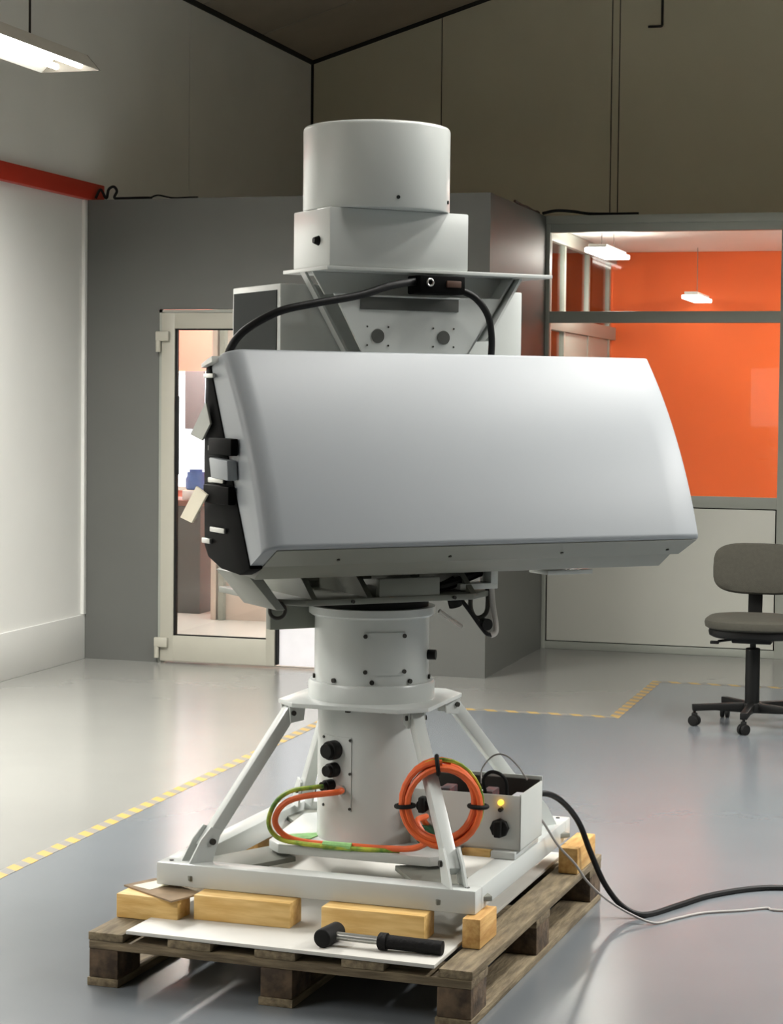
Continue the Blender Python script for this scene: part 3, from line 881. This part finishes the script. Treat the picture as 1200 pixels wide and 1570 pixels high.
solo(MB().box(.288, .366, CV0 - .015, CV0 + .03, .275, .2942, bev=.001), 'timber_lath', 'timber', (.3, CV0, .275),
     'thin yellow wood lath packed under the front of the control cabinet', 'wood lath', mach=True)
solo(MB().box(.37, .436, CV0 - .02, CV1, .2752, .294, bev=.001), 'support_plate', 'radar_paint', (.4, .05, .2752),
     'grey metal plate between control cabinet and right frame rail', 'metal plate', mach=True)

# ================================================================== CABLES ON THE MACHINE
def coil():
    c = Vector((.286, -.250, .446))
    n = Vector((.30, -.95, .05)).normalized()
    x = Vector((0, 0, 1)) - n * n.z
    x.normalize()
    y = n.cross(x)
    t = thing('coiled_cable', 'orange cable coiled in a ring on the right front strut with black ties', 'cable', tuple(c - x * .11), mach=True)
    m = MB()
    pts = []
    N = 5
    for k in range(N * 28):
        a = 2 * pi * k / 28
        rr = .096 + .009 * math.sin(a * .37 + 1) + .004 * math.sin(a * 1.7)
        pts.append(c + n * (.016 * math.sin(k * .041 + .6)) + x * (rr * 1.06 * math.cos(a)) + y * (rr * .97 * math.sin(a)))
    m.tube(pts, .0082, seg=8, smooth=1)
    m.build('cable_loops', 'cable_orange', t)
    g = MB()
    pts = []
    for k in range(2 * 28):
        a = 2 * pi * k / 28 + .4
        rr = .110 + .003 * math.sin(a * 1.3)
        pts.append(c - n * .006 + x * (rr * 1.04 * math.cos(a)) + y * (rr * .96 * math.sin(a)))
    g.tube(pts, .0035, seg=6, smooth=1)
    g.build('earth_wire', 'cable_green', t)
    for a in (.12, 1.62, -1.6, 3.45):
        p = c + x * (.098 * 1.05 * math.cos(a)) + y * (.098 * .97 * math.sin(a))
        tg = (-x * math.sin(a) + y * math.cos(a)).normalized()
        MB().ring(p, .0235, .006, normal=tg, seg=22, tseg=8).build('cable_tie', 'rubber', t)
    return c, n, x, y
CC, CN, CX_, CY_ = coil()
pth = [SOCK, SOCK + Vector((.0, -.035, .0)), (-.13, -.205, .425), (-.175, -.22, .40), (-.195, -.215, .355), (-.17, -.205, .318), (-.11, -.2, .304), (0, -.195, .303), (.10, -.19, .303), (.19, -.2, .312), tuple(CC - CX_ * .098 + Vector((-.03, -.01, .0)))]
solo(MB().tube(pth, .0085, seg=10), 'orange_cable', 'cable_orange', tuple(SOCK),
     'orange cable looping from the mast socket down across the base plate', 'cable', mach=True)
pth = [SOCK2 + Vector((.0, -.01, .0)), SOCK2 + Vector((-.02, -.03, .0)), (-.155, -.21, .44), (-.195, -.218, .405), (-.215, -.212, .35), (-.19, -.208, .312), (-.12, -.212, .302), (0, -.207, .299), (.09, -.2, .299), (.15, -.185, .30)]
solo(MB().tube(pth, .0065, seg=8), 'earth_cable', 'cable_green', tuple(SOCK2),
     'green and yellow earth cable bowing out left of the mast', 'cable', mach=True)
for i, (u0, u1, lbx) in enumerate(((-.06, .02, 'pale green tape wrapped on cables at the base plate front'), (-.215, -.12, 'pale green tape scrap on the base plate left of the mast'))):
    m = MB()
    if i == 0: m.tube([(u0, -.203, .301), (u1, -.201, .301)], .0118, seg=10, smooth=1)
    else: m.prism([(u0, -.10), (u0 + .05, -.06), (u1, -.03), (u1 - .01, -.12), (u1 - .06, -.15)], lambda a, b, d: (a, b, d), .2942, .2965)
    solo(m, 'adhesive_tape', 'tape_green', (u0, -.2, .294), lbx, 'tape', mach=True)
solo(MB().tube([(.22, -.2, .355), (.20, -.19, .385), (.205, -.13, .385), (.185, -.095, .37), (.185, -.058, .345)], .008, seg=8), 'pink_lead', 'cable_orange', (.2, -.15, .35),
     'short salmon pink lead behind the strut at the cabinet connector', 'cable', mach=True)

# ================================================================== PALLET
pal = thing('pallet', 'weathered wooden pallet carrying the radar unit', 'pallet', (0, 0, 0), mach=True)
PU, PV = .515, .672
deck = [(-.518, -.42), (-.298, -.18), (-.062, .047), (.168, .278), (.415, .500)]
fill = [(.292, .398)]
for a, b in deck:
    dz = random.uniform(-.0015, .0)
    MB().box(a, b, -PV + random.uniform(0, .006), PV - random.uniform(0, .006), .118, .140 + dz, bev=.0025).build('deck_board', 'deck_wood', pal)
for v in (-PV + .002, -.075, PV - .142):
    MB().box(-.516, .499, v, v + .14, .096, .1178, bev=.002).build('cross_board', 'cross_wood', pal)
for a, b in ((-.516, -.435), (-.045, .04), (.412, .498)):
    for v in (-PV + .003, -.068, PV - .132):
        MB().box(a, b, v, v + .13, .0222, .0958, bev=.003).build('block', 'block_wood', pal)
    MB().box(a - .004, b + .002, -PV, PV, 0.0015, .022, bev=.002).build('bottom_board', 'deck_wood', pal)

for a, b in ((-.434, -.046), (.041, .411)):  # unseen boards added to close the back and darken the underside
    MB().box(a, b, PV - .03, PV - .008, .002, .0955, bev=.002).build('light_stop_board', 'cross_wood', pal)

solo(MB().prism([(-.415, -.665), (.408, -.678), (.40, .60), (-.40, .60)], lambda a, b, d: (a, b, d), .1402, .1495, bev=.001), 'white_board', 'white_board', (0, 0, .14),
     'thin white board lying on the pallet under the radar frame', 'board', mach=True)
GT = 'timber packing blocks under the radar frame'
def timber(box, lb, m='timber', rz=0.0):
    x0, x1, y0, y1, z0, z1 = box
    c = Vector(((x0 + x1) / 2, (y0 + y1) / 2, z0))
    o = solo(MB().box(x0, x1, y0, y1, z0, z1, bev=.003), 'timber_block', m, tuple(c), lb, 'timber', GT, mach=True)
    o.rotation_euler.z += rz
timber((-.302, -.036, -.503, -.418, .1497, .2145), 'long yellow timber block under the front rail, left of the hammer', rz=.02)
timber((.048, .322, -.497, -.412, .1497, .2145), 'long yellow timber block directly behind the hammer', rz=.01)
timber((-.513, -.335, -.525, -.45, .1402, .203), 'short timber block at the front left pallet corner below the cardboard', rz=-.03)
timber((.415, .462, -.478, -.33, .1402, .2145), 'square ended timber at the front right corner under the frame', 'timber_v')
timber((.44, .497, .382, .60, .1402, .2145), 'dark fronted timber at the back right pallet corner behind the cables', 'timber_v')
timber((-.50, -.42, .20, .46, .1402, .2145), 'timber at the back left under the frame rail', 'timber_v')
solo(MB().prism([(-.528, -.45), (-.338, -.562), (-.30, -.455), (-.485, -.35)], lambda a, b, d: (a, b, d), .2035, .2075), 'cardboard_sheet', 'cardboard', (-.42, -.45, .2035),
     'thin brown cardboard sheet on the timber under the left frame corner', 'cardboard', mach=True)
solo(MB().prism([(-.502, -.45), (-.44, -.475), (-.41, -.40), (-.465, -.375)], lambda a, b, d: (a, b, d), .2076, .2085), 'paper_scrap', 'paper', (-.45, -.42, .2076),
     'cream paper scrap lying on the brown cardboard at left', 'paper', mach=True)
# hammer on the white board
hm = thing('hammer', 'rubber mallet with steel shaft and black grip lying on the white board', 'hammer', (.25, -.6, .15), mach=True)
m = MB().cyl((.105, -.640, .1735), .0235, .085, axis=(.12, 1, 0), seg=24, bev=.004)
m.cyl((.106, -.632, .1735), .0205, .07, axis=(.12, 1, 0), seg=24)
m.build('mallet_head', 'rubber', hm)
MB().rod((.11, -.60, .1735), (.245, -.601, .172), .0105, seg=16).build('shaft', 'steel', hm)
g = MB()
g.tube([(.24, -.601, .1715), (.255, -.601, .1715), (.29, -.600, .171), (.33, -.597, .1695), (.37, -.595, .1685), (.402, -.594, .168)], .0175, seg=16)
g.tube([(.243, -.601, .1715), (.262, -.601, .1715)], .0215, seg=16, smooth=1)
g.build('grip', 'hammer_grip', hm)

# ================================================================== FLOOR CABLES
pth = [(.40, .175, .40), (.447, .22, .40), (.475, .30, .36), (.50, .38, .29), (.525, .42, .20), (.56, .46, .10), (.61, .48, .035), (.67, .51, .0095), (.74, .66, .0095), (.80, .80, .0095), (.90, .93, .0095), (1.0, .99, .0095), (1.2, 1.03, .0095), (1.6, .95, .0095)]
solo(MB().tube(pth, .0085, seg=10), 'power_cable', 'cable_black', (.67, .51, 0),
     'thick black power cable dropping from the cabinet and running right over the floor', 'cable', mach=True)
pth = [(.41, .175, .36), (.44, .19, .33), (.468, .26, .25), (.505, .32, .185), (.53, .36, .13), (.575, .40, .075), (.64, .43, .03), (.71, .44, .0065), (.76, .52, .0055), (.82, .61, .0055), (.92, .68, .0055), (.985, .735, .0055), (1.01, .72, .0055), (1.1, .73, .0055), (1.4, .70, .0055)]
solo(MB().tube(pth, .0036, seg=8), 'signal_cable', 'cable_grey', (.71, .44, 0),
     'thin pale cable running over the floor in front of the black cable', 'cable', mach=True)

# ================================================================== FLOOR TAPE
GTp = 'striped floor tape lines'
def strip(x0, x1, y0, y1, m, lb):
    solo(MB().box(x0, x1, y0, y1, .0016, .0026), 'floor_tape', m, ((x0 + x1) / 2, (y0 + y1) / 2, .0016), lb, 'floor tape', GTp, smooth=False)
strip(-2.945, -2.895, FYc, 9.395, 'tape_y', 'long yellow striped tape line along the left side of the grey floor area')
strip(-2.945, -1.635, 9.395, 9.445, 'tape_x', 'yellow striped tape line crossing behind the radar mast')
strip(-1.685, -1.635, 9.445, 10.675, 'tape_y', 'short yellow striped tape line running back beside the chair')
strip(-1.685, RX - .01, 10.675, 10.725, 'tape_x', 'yellow striped tape line along the glass office front behind the chair')

# ================================================================== OFFICE CHAIR
HX, HY = -1.012, 9.38
ch = thing('office_chair', 'grey fabric swivel chair with black five star base on castors', 'office chair', (HX, HY, 0))
zf = .0015
MB().pillow((HX + .01, HY - .02, .487), (1, 0, 0), (0, 1, 0), (0, 0, 1), .455, .45, .055, e=2.7, dome=.5).build('seat', 'chair_fabric', ch)
MB().pillow((HX + .01, HY - .015, .445), (1, 0, 0), (0, 1, 0), (0, 0, 1), .42, .41, .05, e=2.6, dome=-.2).build('seat_shell', 'black_plastic', ch)
MB().pillow((HX + .005, HY + .215, .715), (1, 0, 0), (0, 0.10, .995), (0, -.995, .10), .44, .242, .05, e=3.6, dome=.3, curve=.25).build('backrest', 'chair_fabric', ch)
MB().pillow((HX + .005, HY + .245, .715), (1, 0, 0), (0, 0.10, .995), (0, -.995, .10), .43, .235, .03, e=3.6, dome=0, curve=.25).build('backrest_shell', 'black_plastic', ch)
m = MB()
m.bar((HX - .02, HY + .05, .425), (HX - .02, HY + .255, .425), .07, .014, bev=.003)
m.bar((HX - .02, HY + .25, .42), (HX - .02, HY + .262, .70), .066, .014, up=(0, 1, 0), bev=.003)
m.build('back_bar', 'black_plastic', ch)
m = MB()
m.box(HX - .09, HX + .09, HY - .08, HY + .08, .392, .425, bev=.006)
m.build('tilt_mechanism', 'black_plastic', ch)
m = MB().rod((HX - .07, HY - .05, .41), (HX - .15, HY - .09, .40), .006, seg=8)
m.box(HX - .185, HX - .145, HY - .105, HY - .085, .388, .402, bev=.003)
m.build('height_lever', 'black_plastic', ch)
m = MB().cyl((HX, HY, .36), .014, .04, seg=20)
m.cyl((HX, HY, .10), .0335, .265, seg=28, bev=.004)
m.build('gas_column', 'black_plastic', ch)
m = MB().cyl((HX, HY, .068), .045, .045, seg=24, bev=.005)
m.build('base_hub', 'black_plastic', ch)
for k in range(5):
    a = math.radians(196.5 + 72 * k)
    dx, dy = math.cos(a), math.sin(a)
    tip = Vector((HX + .265 * dx, HY + .265 * dy, 0))
    leg = MB().bar((HX + .02 * dx, HY + .02 * dy, .098), (HX + .275 * dx, HY + .275 * dy, .086), .034, .03, bev=.004)
    leg.bar((HX + .02 * dx, HY + .02 * dy, .075), (HX + .17 * dx, HY + .17 * dy, .085), .026, .02, bev=.003)
    lo = leg.build('base_leg', 'black_plastic', ch)
    cs = MB().cyl((tip.x, tip.y, .05), .007, .035, seg=10)
    cs.box(tip.x - .013, tip.x + .013, tip.y - .013, tip.y + .013, .036, .062, bev=.004)
    co = cs.build('castor', 'black_plastic', lo)
    tg = Vector((math.cos(a + .9), math.sin(a + .9), 0))
    for s in (-1, 1):
        MB().cyl(Vector((tip.x, tip.y, .0262)) + tg * (s * .012) - tg * .008, .0245, .016, axis=tuple(tg), seg=20, bev=.003).build('castor_wheel', 'rubber', lo)

# ================================================================== CABLES ON TOP OF THE PARTITION, CONDUIT
solo(MB().tube([(-4.86, 10.53, 2.612), (-4.83, 10.53, 2.66), (-4.80, 10.54, 2.60 + .012), (-4.78, 10.53, 2.66), (-4.75, 10.53, 2.675), (-4.73, 10.53, 2.65), (-4.74, 10.52, 2.612), (-4.70, 10.53, 2.609), (-4.6, 10.53, 2.609), (-4.52, 10.54, 2.609)], .008, seg=8), 'loose_cable', 'cable_black', (-4.8, 10.53, 2.61),
     'tangled black cable end on top of the partition beside the red band', 'cable')
solo(MB().tube([(-4.53, 10.53, 2.608), (-4.48, 10.53, 2.622), (-4.40, 10.54, 2.608), (-4.30, 10.53, 2.607), (-4.24, 10.53, 2.607)], .0045, seg=8), 'loose_cable', 'cable_black', (-4.4, 10.53, 2.604),
     'thin black cable tail lying along the partition top above the glass door', 'cable')
solo(MB().tube([(PX - .03, 11.2, 2.622), (PX - .02, 11.35, 2.610), (PX - .03, 11.5, 2.617), (PX - .03, 11.7, 2.610), (PX - .03, 11.80, 2.615), (PX - .03, 11.84, 2.611)], .008, seg=8), 'loose_cable', 'cable_brown', (PX, 11.7, 2.602),
     'brown cable lying over the partition corner by the office', 'cable')
solo(MB().tube([(PX - .01, 11.86, 2.612), (PX + .06, 11.92, 2.632), (PX + .16, 11.94, 2.627), (PX + .25, 11.95, 2.614), (PX + .40, 11.95, 2.610), (PX + .55, 11.95, 2.610)], .009, seg=8), 'loose_cable', 'cable_black', (PX + .2, 11.95, 2.602),
     'black cable lying on top of the office frame', 'cable')
solo(MB().tube([(-2.28, BY - .012, 4.6), (-2.28, BY - .012, 4.22), (-2.282, BY - .012, 4.175), (-2.30, BY - .012, 4.168), (-2.38, BY - .012, 4.168)], .009, seg=8, smooth=4), 'wall_conduit', 'dark_steel', (-2.28, BY, 4.17),
     'thin dark conduit bent in an L high on the back wall', 'conduit')

# ================================================================== THINGS SEEN THROUGH THE GLASS DOOR
dk = thing('reception_desk', 'dark fronted desk with brown top behind the glass door', 'desk', (-5.25, 13.1, .004))
MB().box(-5.75, -5.16, 12.90, 13.3, .004, .745, bev=.004).build('desk_front', 'desk_dark', dk)
MB().box(-5.78, -5.14, 12.88, 13.32, .745, .785, bev=.004).build('desk_top', 'desk_brown', dk)
pc = thing('paper_stack', 'white paper tray on the brown desk behind the glass door', 'paper tray', (-5.24, 13.0, .785))
MB().box(-5.31, -5.19, 12.93, 13.1, .785, .85, bev=.005).build('tray', 'white_plastic', pc)
MB().box(-5.30, -5.20, 12.94, 13.09, .85, .854).build('sheet', 'paper', pc)
bb = thing('blue_container', 'blue plastic container on the white tray behind the glass door', 'container', (-5.24, 13.0, .854))
MB().lathe([(0, .854), (.062, .854), (.07, .865), (.07, .93), (.06, .95), (.06, .975), (0, .975)], c=(-5.24, 13.01, 0), seg=24).build('body', 'blue_plastic', bb)
MB().lathe([(0, .975), (.045, .975), (.045, .995), (0, .995)], c=(-5.24, 13.01, 0), seg=20).build('lid', 'blue_plastic', bb)
wn = thing('bright_window', 'tall bright white window in the room behind the door', 'window', (-5.95, BY - .14, 0.9))
MB().box(-6.3, -5.63, BY - .155, BY - .137, .78, 1.69, bev=.003).build('window_frame', 'office_white', wn)
MB().box(-6.27, -5.66, BY - .160, BY - .156, .81, 1.66).build('pane', 'window_light', wn, smooth=False)
solo(MB().box(-5.845, -5.69, BY - .185, BY - .162, 1.25, 1.69, bev=.003), 'pin_board', 'board_mauve', (-5.77, BY - .18, 1.25),
     'grey mauve board hanging before the bright window behind the door', 'board')
